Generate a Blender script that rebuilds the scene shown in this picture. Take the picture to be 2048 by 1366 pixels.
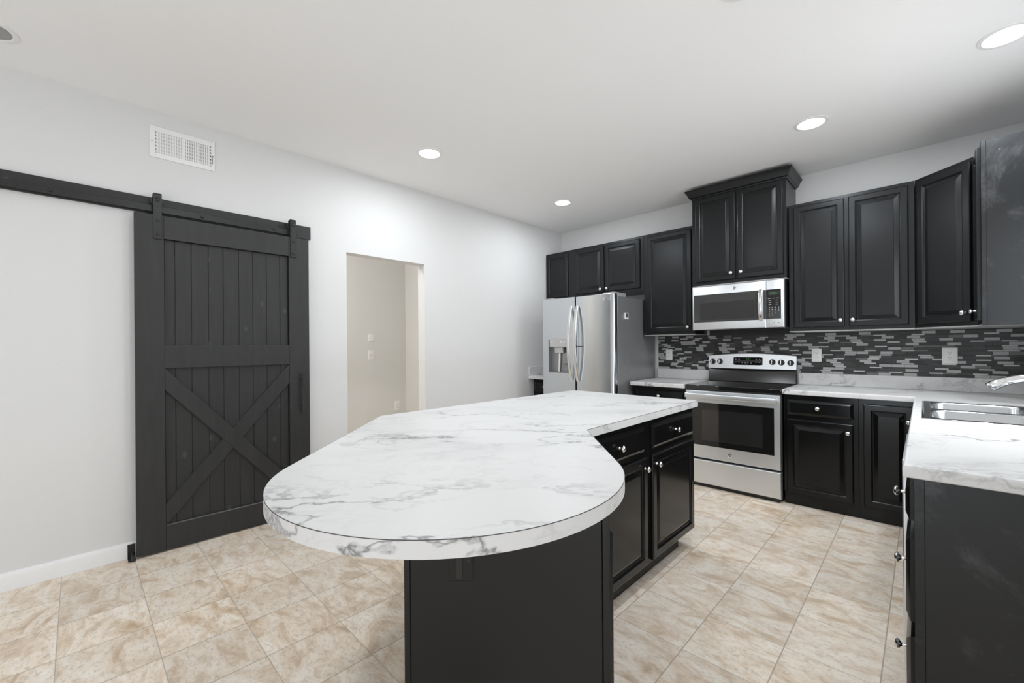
import bpy, bmesh, math, random
from mathutils import Matrix, Vector
random.seed(7)
for o in list(bpy.data.objects):
    bpy.data.objects.remove(o)
SC = bpy.context.scene
COL = SC.collection
R = math.radians
XL, YB, ZC, XR = -3.4866, 4.5467, 2.786, 0.571      # left wall, range wall, ceiling, sink wall
YF, XE, YJ = -3.1, 3.0, 1.30                          # wall behind the camera, dining wall, jog of the sink wall

# ------------------------------------------------------------------ camera
cam = bpy.data.cameras.new('camera'); camo = bpy.data.objects.new('camera', cam); COL.objects.link(camo)
t, b = R(44.2165), R(-0.4519)
rt = Vector((math.cos(t), math.sin(t), 0)); fw = Vector((-math.sin(t), math.cos(t), 0)); up = Vector((0, 0, 1))
rx = rt * math.cos(b) + up * math.sin(b); ux = -rt * math.sin(b) + up * math.cos(b)
M4 = Matrix((rx, ux, -fw)).transposed().to_4x4(); M4.translation = (0, 0, 1.2697)
camo.matrix_world = M4
cam.sensor_width = 36.0; cam.lens = 845.67 / 2048 * 36; cam.shift_y = 10.71 / 2048; cam.clip_start = 0.03
SC.camera = camo

# ------------------------------------------------------------------ sky, daylight, added ceiling fill, exposure
SC.view_settings.view_transform = 'Standard'; SC.view_settings.look = 'None'
SC.view_settings.gamma = 1.0; SC.view_settings.use_curve_mapping = False
SC.view_settings.exposure = -1.2
w = bpy.data.worlds.new('sky'); SC.world = w; w.use_nodes = True
w.node_tree.nodes['Background'].inputs[0].default_value = (0.90, 0.95, 1.0, 1)
w.node_tree.nodes['Background'].inputs[1].default_value = 2.0
SC.cycles.use_denoising = True
SC.cycles.max_bounces = 10; SC.cycles.diffuse_bounces = 6; SC.cycles.glossy_bounces = 5
SC.cycles.sample_clamp_indirect = 6.0

def daylight(name, loc, rot, sx, sy, power, col=(1, 1, 1)):
    l = bpy.data.lights.new(name, 'AREA'); l.shape = 'RECTANGLE'; l.size = sx; l.size_y = sy; l.energy = power; l.color = col
    o = bpy.data.objects.new(name, l); o.location = loc; o.rotation_euler = rot; COL.objects.link(o); return o
daylight('patio_door_daylight', (-.9, YF + 0.03, 1.10), (R(90), 0, 0), 3.4, 2.0, 36, (.91, .96, 1))
daylight('patio_ceiling_fill', (-.9, YF + 0.25, .25), (R(145), 0, 0), 3.4, .4, 44, (.91, .96, 1))  # added lamp aimed upward from the patio door to brighten the ceiling
daylight('dining_window_daylight', (XE - 0.03, -0.9, 1.30), (R(90), 0, R(90)), 2.8, 1.7, 26, (.91, .96, 1))
daylight('dining_ceiling_fill', (XE - 0.22, -0.9, .55), (R(140), 0, R(90)), 2.8, .35, 84, (.91, .96, 1))  # second added uplight, lifts the ceiling from the dining side
daylight('sink_window_daylight', (XR - 0.012, 2.75, 1.62), (R(90), 0, R(90)), 1.05, 0.95, 32, (.97, .985, 1))

# ------------------------------------------------------------------ materials
def mat(name):
    m = bpy.data.materials.new(name); m.use_nodes = True
    nt = m.node_tree; return m, nt, nt.nodes['Principled BSDF']
def N(nt, typ, **kw):
    n = nt.nodes.new(typ)
    for k, v in kw.items():
        if k.startswith('i_'):
            key = k[2:]; key = int(key) if key.isdigit() else key
            n.inputs[key].default_value = v
        else: setattr(n, k, v)
    return n
def ramp(nt, fac, stops, interp='LINEAR'):
    r = nt.nodes.new('ShaderNodeValToRGB'); r.color_ramp.interpolation = interp
    e = r.color_ramp.elements
    while len(e) > 1: e.remove(e[-1])
    for i, (p, c) in enumerate(stops):
        x = e[0] if i == 0 else e.new(p)
        x.position = p; x.color = c if len(c) == 4 else (*c, 1)
    nt.links.new(fac, r.inputs[0]); return r.outputs[0]
def g(v): return (v, v, v, 1)
def mix(nt, fac, a, b_, mode='MIX'):
    m = nt.nodes.new('ShaderNodeMix'); m.data_type = 'RGBA'; m.blend_type = mode
    for s, v in ((0, fac), (6, a), (7, b_)):
        if isinstance(v, (int, float)): m.inputs[s].default_value = v
        elif isinstance(v, tuple): m.inputs[s].default_value = v if len(v) == 4 else (*v, 1)
        else: nt.links.new(v, m.inputs[s])
    return m.outputs[2]
def coords(nt, kind='Object', scale=(1, 1, 1), rot=(0, 0, 0), loc=(0, 0, 0)):
    tc = nt.nodes.new('ShaderNodeTexCoord'); mp = nt.nodes.new('ShaderNodeMapping')
    mp.inputs[1].default_value = loc; mp.inputs[2].default_value = rot; mp.inputs[3].default_value = scale
    nt.links.new(tc.outputs[kind], mp.inputs[0]); return mp.outputs[0]
def world_coords(nt, scale=(1, 1, 1), rot=(0, 0, 0), loc=(0, 0, 0)):
    ge = nt.nodes.new('ShaderNodeNewGeometry'); mp = nt.nodes.new('ShaderNodeMapping')
    mp.inputs[1].default_value = loc; mp.inputs[2].default_value = rot; mp.inputs[3].default_value = scale
    nt.links.new(ge.outputs['Position'], mp.inputs[0]); return mp.outputs[0]
def noise(nt, vec, scale, detail=3, rough=.5, dist=0.0):
    n = nt.nodes.new('ShaderNodeTexNoise'); n.inputs['Scale'].default_value = scale; n.inputs['Detail'].default_value = detail
    n.inputs['Roughness'].default_value = rough; n.inputs['Distortion'].default_value = dist
    nt.links.new(vec, n.inputs['Vector']); return n
def math_(nt, op, a, b_=None, c=None):
    m = nt.nodes.new('ShaderNodeMath'); m.operation = op
    for i, v in enumerate((a, b_, c)):
        if v is None: continue
        if isinstance(v, (int, float)): m.inputs[i].default_value = v
        else: nt.links.new(v, m.inputs[i])
    return m.outputs[0]
def bump(nt, bsdf, h, strength, dist=.002):
    bn = nt.nodes.new('ShaderNodeBump'); bn.inputs['Strength'].default_value = strength; bn.inputs['Distance'].default_value = dist
    nt.links.new(h, bn.inputs['Height']); nt.links.new(bn.outputs[0], bsdf.inputs['Normal'])
def plain(name, col, rough=.5, metal=0.0, spec=.5, nscale=0, namt=.06, bstr=0, emit=0):
    m, nt, p = mat(name); c = (col, col, col) if isinstance(col, (int, float)) else col
    p.inputs['Base Color'].default_value = (*c, 1); p.inputs['Roughness'].default_value = rough
    p.inputs['Metallic'].default_value = metal; p.inputs['Specular IOR Level'].default_value = spec
    if nscale:
        n = noise(nt, coords(nt), nscale, 4)
        a = tuple(max(0, x * (1 - namt)) for x in c); d = tuple(x * (1 + namt) for x in c)
        nt.links.new(ramp(nt, n.outputs[0], [(.3, a), (.7, d)]), p.inputs['Base Color'])
        if bstr: bump(nt, p, n.outputs[0], bstr)
    if emit:
        p.inputs['Emission Color'].default_value = (*c, 1); p.inputs['Emission Strength'].default_value = emit
    return m

m_wall = plain('wall_paint', (.70, .70, .70), .55, spec=.25, nscale=180, namt=.012, bstr=.05)
m_hall = plain('hall_paint', (.70, .70, .685), .55, spec=.25, nscale=180, namt=.012, bstr=.05)
m_ceil = plain('ceiling_paint', (.88, .88, .885), .8, spec=.1, nscale=220, namt=.012, bstr=.06)
m_trim = plain('white_trim_paint', (.82, .82, .82), .35, nscale=40, namt=.01)
m_plastic = plain('white_plastic', (.82, .82, .81), .35, nscale=60, namt=.01)
m_dark = plain('black_slot', .012, .5, nscale=50)
m_ventdark = plain('duct_grey', .16, .7, nscale=50)
m_unfin = plain('unfinished_cabinet_bottom', (.34, .34, .33), .5, nscale=30, namt=.05)
m_nickel = plain('brushed_nickel', (.78, .78, .77), .22, 1.0, nscale=60, namt=.03)
m_chrome = plain('polished_chrome', (.86, .86, .87), .07, 1.0, nscale=30, namt=.02)
m_iron = plain('black_iron', .018, .42, .2, nscale=80, namt=.3)
m_blackglass = plain('black_glass', .010, .06, spec=.6, nscale=20)
m_blackgloss = plain('black_enamel', .010, .18, nscale=20)
m_blackplas = plain('black_plastic', .016, .35, nscale=60)
m_ovenwin = plain('oven_window_glass', .022, .05, spec=.7, nscale=15)
m_mwglass = plain('microwave_door_glass', .045, .12, spec=.5, nscale=15)
m_mwwin = plain('microwave_mesh_window', .028, .2, spec=.4, nscale=400)
m_grey = plain('printed_grey', .42, .5, nscale=50)
m_seg = plain('green_segments', (.05, .22, .06), .5, emit=.12)
m_lens = plain('lamp_lens', (1, .985, .96), .4, emit=16)
m_seam = plain('laminate_seam', .05, .5, nscale=60)
m_fridgeside = plain('fridge_side_grey', (.33, .33, .335), .38, .55, nscale=30, namt=.03)
m_lcd = plain('grey_lcd', .10, .3, nscale=40)
m_gasket = plain('dark_gasket', .03, .6, nscale=40)
m_glass, _nt, _p = mat('window_glass')
_tr = _nt.nodes.new('ShaderNodeBsdfTransparent'); _gl = _nt.nodes.new('ShaderNodeBsdfGlossy'); _gl.inputs['Roughness'].default_value = .02
_mx = _nt.nodes.new('ShaderNodeMixShader'); _mx.inputs[0].default_value = .06
_nt.links.new(_tr.outputs[0], _mx.inputs[1]); _nt.links.new(_gl.outputs[0], _mx.inputs[2])
_nt.links.new(_mx.outputs[0], _nt.nodes['Material Output'].inputs['Surface'])

def steel(name, base, rough, stretch):
    m, nt, p = mat(name)
    n = noise(nt, coords(nt, scale=stretch), 60, 3)
    n2 = noise(nt, coords(nt), 2.2, 2)
    nt.links.new(ramp(nt, n.outputs[0], [(.3, (base * .92, base * .955, base * .99)), (.7, (base * 1.01, base * 1.045, base * 1.08))]), p.inputs['Base Color'])
    p.inputs['Metallic'].default_value = 1
    nt.links.new(math_(nt, 'MULTIPLY_ADD', n2.outputs[0], .10, rough - .05), p.inputs['Roughness'])
    bump(nt, p, n.outputs[0], .03, .001); return m
m_steel = steel('brushed_stainless', .84, .40, (.6, 6, 30))
m_steel_f = steel('fridge_stainless', .68, .20, (.6, 6, 40))
m_sink = steel('sink_steel', .55, .22, (8, .6, 8))

def lacquer(name, base, rough, wear=.0, spec=.5):
    m, nt, p = mat(name)
    gr = noise(nt, coords(nt, scale=(14, 14, 1.2)), 6, 5, .6, .4)
    sc = noise(nt, coords(nt), 9, 6, .7)
    c = ramp(nt, gr.outputs[0], [(.25, g(base * .985)), (.75, g(base * 1.015))])
    if wear:
        sp = noise(nt, coords(nt), 3.0, 8, .75, .6)
        c = mix(nt, ramp(nt, sp.outputs[0], [(.51, g(0)), (.72, g(wear)) ]), c, (.11, .11, .115))
        v = nt.nodes.new('ShaderNodeTexVoronoi'); v.inputs['Scale'].default_value = 11; nt.links.new(coords(nt), v.inputs['Vector'])
        c = mix(nt, ramp(nt, v.outputs['Distance'], [(.02, g(.6)), (.035, g(0))]), c, (.30, .30, .30))
    nt.links.new(c, p.inputs['Base Color'])
    nt.links.new(math_(nt, 'MULTIPLY_ADD', sc.outputs[0], .02, rough - .01), p.inputs['Roughness'])
    p.inputs['Specular IOR Level'].default_value = spec; p.inputs['Specular Tint'].default_value = (.90, .95, 1, 1)
    return m
m_cab = lacquer('black_cabinet_lacquer', .009, .27, spec=.36)
m_cabb = lacquer('black_base_lacquer', .0055, .17, spec=.36)
m_panel = lacquer('charcoal_end_panel', .0045, .30, .0, spec=.5)
m_worn = lacquer('scuffed_black_side', .008, .36, .55, spec=.45)

def barnwood(name, base, knots):
    m, nt, p = mat(name)
    v = coords(nt, scale=(6, 6, .55))
    n = noise(nt, v, 5, 6, .62, .8)
    c = ramp(nt, n.outputs[0], [(.2, g(base * .72)), (.55, g(base)), (.85, g(base * 1.35))])
    if knots:
        vo = nt.nodes.new('ShaderNodeTexVoronoi'); vo.inputs['Scale'].default_value = 6.5; vo.inputs['Randomness'].default_value = 1
        nt.links.new(coords(nt, scale=(1, 1.5, .8), loc=(0, .3, .1)), vo.inputs['Vector'])
        c = mix(nt, ramp(nt, vo.outputs['Distance'], [(.0, g(.1)), (.035, g(.5)), (.06, g(.15)), (.08, g(.3)), (.13, g(.0))]), c, (.13, .13, .13))
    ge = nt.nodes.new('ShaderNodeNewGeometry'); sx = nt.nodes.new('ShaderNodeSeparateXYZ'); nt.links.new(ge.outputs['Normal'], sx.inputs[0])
    c = mix(nt, ramp(nt, sx.outputs[2], [(.60, g(0)), (.85, g(.8))]), c, (.20, .20, .20))     # dust and caught ceiling light, painted pale on upward faces
    nt.links.new(c, p.inputs['Base Color']); p.inputs['Roughness'].default_value = .50
    p.inputs['Specular IOR Level'].default_value = .4
    bump(nt, p, n.outputs[0], .12, .001); return m
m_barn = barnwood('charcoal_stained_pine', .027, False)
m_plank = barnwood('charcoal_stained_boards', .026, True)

def marble():
    m, nt, p = mat('white_veined_laminate')
    # veins run roughly along the world diagonal
    base = world_coords(nt, rot=(0, 0, R(-45)), scale=(1, 1, 1))
    st = nt.nodes.new('ShaderNodeMapping'); st.inputs[3].default_value = (.78, 1.42, 1.3); nt.links.new(base, st.inputs[0])
    wn = noise(nt, st.outputs[0], 2.4, 5, .6)
    wv = nt.nodes.new('ShaderNodeVectorMath'); wv.operation = 'MULTIPLY_ADD'
    nt.links.new(wn.outputs['Color'], wv.inputs[0]); wv.inputs[1].default_value = (.55, .55, .55); nt.links.new(st.outputs[0], wv.inputs[2])
    def vein(scale, w0, w1, seed, detail=5):
        mp = nt.nodes.new('ShaderNodeMapping'); mp.inputs[1].default_value = (seed, seed * .7, seed * .3); nt.links.new(wv.outputs[0], mp.inputs[0])
        n = noise(nt, mp.outputs[0], scale, detail, .55)
        a = math_(nt, 'ABSOLUTE', math_(nt, 'SUBTRACT', n.outputs[0], .5))
        return ramp(nt, a, [(0, g(1)), (w0, g(.55)), (w1, g(0))])
    def mask(scale, lo, hi, seed):
        mp = nt.nodes.new('ShaderNodeMapping'); mp.inputs[1].default_value = (seed, seed, seed); nt.links.new(st.outputs[0], mp.inputs[0])
        return ramp(nt, noise(nt, mp.outputs[0], scale, 2).outputs[0], [(lo, g(0)), (hi, g(1))])
    v1 = mix(nt, 1.0, vein(1.7, .005, .017, 3.1, 7), mask(1.7, .45, .62, 8.0), 'MULTIPLY')
    v2 = mix(nt, 1.0, vein(2.9, .006, .020, 11.7, 7), mask(2.3, .47, .66, 2.0), 'MULTIPLY')
    cl = mix(nt, 1.0, vein(1.7, .03, .10, 3.1, 7), mask(1.9, .46, .66, 8.0), 'MULTIPLY')
    v3 = mix(nt, 1.0, vein(5.2, .008, .030, 21.3, 6), mask(2.0, .46, .62, 5.0), 'MULTIPLY')
    c = mix(nt, mix(nt, 1.0, cl, (.34, .34, .34), 'MULTIPLY'), (.67, .67, .67), (.36, .36, .365))
    c = mix(nt, mix(nt, 1.0, v3, (.20, .20, .20), 'MULTIPLY'), c, (.30, .30, .305))
    c = mix(nt, mix(nt, 1.0, v2, (.55, .55, .55), 'MULTIPLY'), c, (.22, .22, .225))
    c = mix(nt, mix(nt, 1.0, v1, (.9, .9, .9), 'MULTIPLY'), c, (.14, .14, .145))
    nt.links.new(c, p.inputs['Base Color']); p.inputs['Roughness'].default_value = .38
    p.inputs['Specular IOR Level'].default_value = .3
    return m
m_marble = marble()

def floor_mat():
    m, nt, p = mat('beige_stone_vinyl_tile')
    T = .3045
    pos = world_coords(nt, loc=(.427 - .1 * 0, -.235, 0))
    sep = nt.nodes.new('ShaderNodeSeparateXYZ'); nt.links.new(pos, sep.inputs[0])
    ux = math_(nt, 'DIVIDE', sep.outputs[0], T); uy = math_(nt, 'DIVIDE', sep.outputs[1], T)
    ix = math_(nt, 'FLOOR', ux); iy = math_(nt, 'FLOOR', uy)
    fx = math_(nt, 'SUBTRACT', ux, ix); fy = math_(nt, 'SUBTRACT', uy, iy)
    def edge(f): return math_(nt, 'MINIMUM', f, math_(nt, 'SUBTRACT', 1, f))
    ed = math_(nt, 'MINIMUM', edge(fx), math_(nt, 'ADD', edge(fy), .0028))
    cid = nt.nodes.new('ShaderNodeCombineXYZ'); nt.links.new(ix, cid.inputs[0]); nt.links.new(iy, cid.inputs[1])
    wn = nt.nodes.new('ShaderNodeTexWhiteNoise'); wn.noise_dimensions = '3D'; nt.links.new(cid.outputs[0], wn.inputs['Vector'])
    off = nt.nodes.new('ShaderNodeVectorMath'); off.operation = 'MULTIPLY_ADD'
    nt.links.new(wn.outputs['Color'], off.inputs[0]); off.inputs[1].default_value = (20, 20, 20)
    nt.links.new(pos, off.inputs[2])
    st = nt.nodes.new('ShaderNodeMapping'); st.inputs[3].default_value = (1, 1.75, 1); nt.links.new(off.outputs[0], st.inputs[0])
    n1 = noise(nt, st.outputs[0], 4.2, 10, .64, 1.3)
    n2 = noise(nt, st.outputs[0], 34, 6, .7, .8)
    n3 = noise(nt, pos, 1.1, 3)
    c = ramp(nt, n1.outputs[0], [(.30, (.52, .375, .245)), (.42, (.72, .575, .43)), (.53, (.875, .77, .65)), (.72, (.94, .88, .795))])
    c = mix(nt, ramp(nt, n2.outputs[0], [(.36, g(.55)), (.50, g(0))]), c, (.47, .385, .30))
    c = mix(nt, ramp(nt, n2.outputs[0], [(.58, g(0)), (.74, g(.35))]), c, (.86, .81, .75))
    c = mix(nt, ramp(nt, n3.outputs[0], [(.4, g(.22)), (.62, g(0))]), c, (.80, .755, .715))
    tone = ramp(nt, wn.outputs['Value'], [(0, g(.90)), (1, g(1.05))])
    c = mix(nt, 1.0, c, tone, 'MULTIPLY')
    c = mix(nt, ramp(nt, ed, [(.0042, g(.85)), (.0098, g(0))]), c, (.38, .32, .26))
    nt.links.new(c, p.inputs['Base Color'])
    p.inputs['Roughness'].default_value = .42; p.inputs['Specular IOR Level'].default_value = .35
    h = mix(nt, .5, ramp(nt, ed, [(.003, g(0)), (.012, g(1))]), n2.outputs[0])
    bump(nt, p, h, .12, .002)
    return m
m_floor = floor_mat()
def stone_tile(name, v):
    m, nt, p = mat(name)
    n = noise(nt, coords(nt, scale=(1, 1, 2.5)), 260, 4, .7)
    nt.links.new(ramp(nt, n.outputs[0], [(.3, g(v * .72)), (.7, g(v * 1.25))]), p.inputs['Base Color'])
    p.inputs['Roughness'].default_value = .45; return m
MOS = [stone_tile('light_stone_tile', .41), stone_tile('pale_stone_tile', .54), stone_tile('mid_stone_tile', .15),
       plain('charcoal_glass_tile', .046, .3, spec=.3, nscale=25, namt=.15), plain('black_glass_tile', .032, .3, spec=.3, nscale=25, namt=.15),
       plain('slate_glass_tile', .066, .35, spec=.3, nscale=60, namt=.2), plain('dark_grout', .05, .8, nscale=200)]

# ------------------------------------------------------------------ mesh helpers
class MB:
    def __init__(s): s.v = []; s.f = []; s.m = []
    def add(s, vs, fs, mi=0):
        k = len(s.v); s.v += [tuple(x) for x in vs]; s.f += [tuple(i + k for i in f) for f in fs]; s.m += [mi] * len(fs); return s
    def box(s, x0, x1, y0, y1, z0, z1, mi=0):
        x0, x1 = min(x0, x1), max(x0, x1); y0, y1 = min(y0, y1), max(y0, y1); z0, z1 = min(z0, z1), max(z0, z1)
        return s.add([(x0, y0, z0), (x1, y0, z0), (x1, y1, z0), (x0, y1, z0), (x0, y0, z1), (x1, y0, z1), (x1, y1, z1), (x0, y1, z1)],
                     [(0, 3, 2, 1), (4, 5, 6, 7), (0, 1, 5, 4), (1, 2, 6, 5), (2, 3, 7, 6), (3, 0, 4, 7)], mi)
    def prism(s, poly, a0, a1, axis='z', mi=0):
        n = len(poly)
        def P(u, v, a): return {'z': (u, v, a), 'x': (a, u, v), 'y': (u, a, v)}[axis]
        vs = [P(u, v, a0) for u, v in poly] + [P(u, v, a1) for u, v in poly]
        fs = [tuple(range(n - 1, -1, -1)), tuple(range(n, 2 * n))] + [(i, (i + 1) % n, n + (i + 1) % n, n + i) for i in range(n)]
        return s.add(vs, fs, mi)
    def lathe(s, prof, c, axis='z', n=24, mi=0):          # prof: (radius, along axis)
        vs = []; fs = []
        for r, h in prof:
            for k in range(n):
                a = 2 * math.pi * k / n; u, v = r * math.cos(a), r * math.sin(a)
                q = {'z': (u, v, h), 'y': (u, h, v), 'x': (h, u, v)}[axis]
                vs.append((c[0] + q[0], c[1] + q[1], c[2] + q[2]))
        for i in range(len(prof) - 1):
            for k in range(n):
                a, b_ = i * n + k, i * n + (k + 1) % n; fs.append((a, b_, b_ + n, a + n))
        fs.append(tuple(range(n - 1, -1, -1))); L = (len(prof) - 1) * n; fs.append(tuple(range(L, L + n)))
        return s.add(vs, fs, mi)
    def tube(s, path, rad, n=12, mi=0, flat=None):        # flat = (half width, half thick) for a flat bar; wide axis is x
        vs = []; fs = []; P = [Vector(p) for p in path]
        ext = [max(abs((q2 - q1)[k_]) for q1, q2 in zip(P, P[1:])) for k_ in range(3)]; ref = Vector((0, 0, 0)); ref[ext.index(min(ext))] = 1
        for i, p in enumerate(P):
            d = (P[min(i + 1, len(P) - 1)] - P[max(i - 1, 0)]).normalized()
            b2 = d.cross(ref).normalized(); a2 = b2.cross(d).normalized()
            r = rad[i] if isinstance(rad, (list, tuple)) else rad
            for k in range(n):
                an = 2 * math.pi * k / n
                if flat:
                    sgn = lambda x: (abs(x) ** .45) * (1 if x >= 0 else -1)
                    q = p + a2 * flat[0] * sgn(math.cos(an)) + b2 * flat[1] * sgn(math.sin(an))
                else: q = p + a2 * r * math.cos(an) + b2 * r * math.sin(an)
                vs.append(tuple(q))
        for i in range(len(P) - 1):
            for k in range(n):
                a, c = i * n + k, i * n + (k + 1) % n; fs.append((a, c, c + n, a + n))
        fs.append(tuple(range(n - 1, -1, -1))); L = (len(P) - 1) * n; fs.append(tuple(range(L, L + n)))
        return s.add(vs, fs, mi)
    def rings(s, x0, x1, z0, z1, prof, mi=0, y=0.0):      # nested rectangles facing -y: (inset, y)
        vs = []; fs = []
        for i, d in prof: vs += [(x0 + i, y + d, z0 + i), (x1 - i, y + d, z0 + i), (x1 - i, y + d, z1 - i), (x0 + i, y + d, z1 - i)]
        for k in range(len(prof) - 1):
            for j in range(4):
                a, b_ = 4 * k + j, 4 * k + (j + 1) % 4; fs.append((a, b_, b_ + 4, a + 4))
        L = 4 * (len(prof) - 1); fs.append((L, L + 1, L + 2, L + 3)); fs.append((3, 2, 1, 0))
        return s.add(vs, fs, mi)
    def sweep(s, prof, path, closed=False, mi=0):         # prof: (outward, z) closed loop; path: xy polyline, outward = right of travel
        n = len(path); k = len(prof); vs = []; fs = []
        for i in range(n):
            p = Vector(path[i])
            def nrm(a, b_):
                d = (Vector(path[b_]) - Vector(path[a])).normalized(); return Vector((d.y, -d.x))
            if closed: n1, n2 = nrm(i - 1, i), nrm(i, (i + 1) % n)
            else: n1 = nrm(i - 1, i) if i > 0 else nrm(i, i + 1); n2 = nrm(i, i + 1) if i < n - 1 else n1
            mm = (n1 + n2); mm = mm / max(.3, mm.dot(n1))
            for o_, z in prof: vs.append((p.x + mm.x * o_, p.y + mm.y * o_, z))
        for i in range(n if closed else n - 1):
            for j in range(k):
                a, b_ = i * k + j, i * k + (j + 1) % k; c = ((i + 1) % n) * k
                fs.append((a, b_, c + (j + 1) % k, c + j))
        if not closed: fs += [tuple(range(k - 1, -1, -1)), tuple(range((n - 1) * k, n * k))]
        return s.add(vs, fs, mi)
    def build(s, name, mats, parent=None, origin=None, bevel=0, seg=2, local=False, ang=38):
        off = Vector((0, 0, 0))
        if parent is not None and not local:
            r = parent
            while r.parent: r = r.parent
            off = r.location
        elif origin is not None: off = Vector(origin)
        me = bpy.data.meshes.new(name)
        me.from_pydata([tuple(Vector(v) - off) for v in s.v], [], s.f); me.validate()
        bm = bmesh.new(); bm.from_mesh(me); bmesh.ops.recalc_face_normals(bm, faces=bm.faces); bm.to_mesh(me); bm.free()
        mats = mats if isinstance(mats, (list, tuple)) else [mats]
        for m in mats: me.materials.append(m)
        if len(s.m) == len(me.polygons):
            for p, mi in zip(me.polygons, s.m): p.material_index = mi
        me.shade_smooth(); me.set_sharp_from_angle(angle=R(ang))
        o = bpy.data.objects.new(name, me); COL.objects.link(o)
        if parent is not None: o.parent = parent
        elif origin is not None: o.location = off
        if bevel:
            bv = o.modifiers.new('edge', 'BEVEL'); bv.width = bevel; bv.segments = seg; bv.limit_method = 'ANGLE'; bv.angle_limit = R(40)
            bv.harden_normals = False
        return o
def thing(name, label, cat, loc=(0, 0, 0), rotz=0, group=None):
    o = bpy.data.objects.new(name, None); COL.objects.link(o); o.location = loc; o.rotation_euler = (0, 0, rotz)
    o.empty_display_size = .05; o['label'] = label; o['category'] = cat
    if group: o['group'] = group
    return o
def tag(o, label, cat, group=None):
    o['label'] = label; o['category'] = cat
    if group: o['group'] = group
    return o
def struct(name, mb, m, bevel=0):
    o = mb.build(name, m, bevel=bevel); o['kind'] = 'structure'; return o
def lettering(name, body, size, parent, m, pos, right, up_, depth=.0006, local=False, shear=0):
    cu = bpy.data.curves.new(name, 'FONT'); cu.body = body; cu.size = size; cu.extrude = depth; cu.align_x = 'CENTER'; cu.align_y = 'CENTER'; cu.shear = shear
    tmp = bpy.data.objects.new(name, cu); COL.objects.link(tmp)
    dg = bpy.context.evaluated_depsgraph_get(); me = bpy.data.meshes.new_from_object(tmp.evaluated_get(dg))
    bpy.data.objects.remove(tmp); me.name = name
    r_, u_ = Vector(right), Vector(up_); Mx = Matrix((r_, u_, r_.cross(u_))).transposed().to_4x4()
    off = Vector(pos)
    if not local:
        q = parent
        while q.parent: q = q.parent
        off = off - q.location
    Mx.translation = off; me.transform(Mx); me.materials.clear(); me.materials.append(m)
    o = bpy.data.objects.new(name, me); COL.objects.link(o); o.parent = parent; return o

# ------------------------------------------------------------------ room shell
T = .115
struct('floor', MB().box(-6.2, XE + .2, YF - .2, YB + .2, -.12, 0), m_floor)
struct('ceiling', MB().box(-6.2, XE + .2, YF - .2, YB + .2, ZC, ZC + .12), m_ceil)
yo0, yo1, zo = 1.5875, 2.367, 2.080
wl = MB()
wl.box(XL - T, XL, YF, yo0, 0, ZC); wl.box(XL - T, XL, yo1, YB, 0, ZC); wl.box(XL - T, XL, yo0, yo1, zo, ZC)
struct('wall_left', wl, m_wall)
struct('wall_back', MB().box(XL - T, XR + T, YB, YB + T, 0, ZC), m_wall)
# sink wall with a window over the sink
wr = MB(); wy0, wy1, wz0, wz1 = 2.15, 3.35, 1.08, 2.16
wr.box(XR, XR + T, YJ, wy0, 0, ZC); wr.box(XR, XR + T, wy1, YB, 0, ZC); wr.box(XR, XR + T, wy0, wy1, 0, wz0); wr.box(XR, XR + T, wy0, wy1, wz1, ZC)
struct('wall_right', wr, m_wall)
struct('wall_jog', MB().box(XR, XE, YJ, YJ + T, 0, ZC), m_wall)
we = MB(); ey0, ey1, ez0, ez1 = -2.35, .55, .42, 2.18
we.box(XE, XE + T, YF, ey0, 0, ZC); we.box(XE, XE + T, ey1, YJ + T, 0, ZC); we.box(XE, XE + T, ey0, ey1, 0, ez0); we.box(XE, XE + T, ey0, ey1, ez1, ZC)
struct('wall_dining', we, m_wall)
wf = MB(); px0, px1, pz1 = -2.65, .85, 2.12
wf.box(XL - T, px0, YF - T, YF, 0, ZC); wf.box(px1, XE + T, YF - T, YF, 0, ZC); wf.box(px0, px1, YF - T, YF, pz1, ZC)
struct('wall_front', wf, m_wall)
# hall behind the doorway
HX, HY0, HY1 = -4.85, -.2, 2.99
struct('wall_hall', MB().box(HX - T, HX, HY0, HY1 + T, 0, ZC), m_hall)
struct('wall_hall_end', MB().box(HX, XL - T, HY1, HY1 + T, 0, ZC), m_hall)
struct('wall_hall_start', MB().box(HX, XL - T, HY0 - T, HY0, 0, ZC), m_hall)
def window(name, axis, c, a0, a1, z0, z1, muntins, door=False):
    fm = MB(); f = .055
    def bx(u0, u1, v0, v1, d0, d1):
        if axis == 'x': fm.box(c + d0, c + d1, u0, u1, v0, v1)
        else: fm.box(u0, u1, c + d0, c + d1, v0, v1)
    bx(a0, a0 + f, z0, z1, .02, .09); bx(a1 - f, a1, z0, z1, .02, .09); bx(a0 + f, a1 - f, z0, z0 + f, .02, .09); bx(a0 + f, a1 - f, z1 - f, z1, .02, .09)
    for q in muntins: bx(q - .03, q + .03, z0 + f, z1 - f, .025, .085)
    o = struct(name, fm, m_trim)
    gm = MB()
    if axis == 'x': gm.box(c + .053, c + .057, a0 + f, a1 - f, z0 + f, z1 - f)
    else: gm.box(a0 + f, a1 - f, c + .053, c + .057, z0 + f, z1 - f)
    gm.build('pane', m_glass, parent=o)
window('window_1', 'x', XR, wy0, wy1, wz0, wz1, [(wy0 + wy1) / 2])
window('window_2', 'x', XE, ey0, ey1, ez0, ez1, [ey0 + .97, ey0 + 1.93])
window('door_1', 'y', YF - .11, px0, px1, 0, pz1, [(px0 + px1) / 2])
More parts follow.
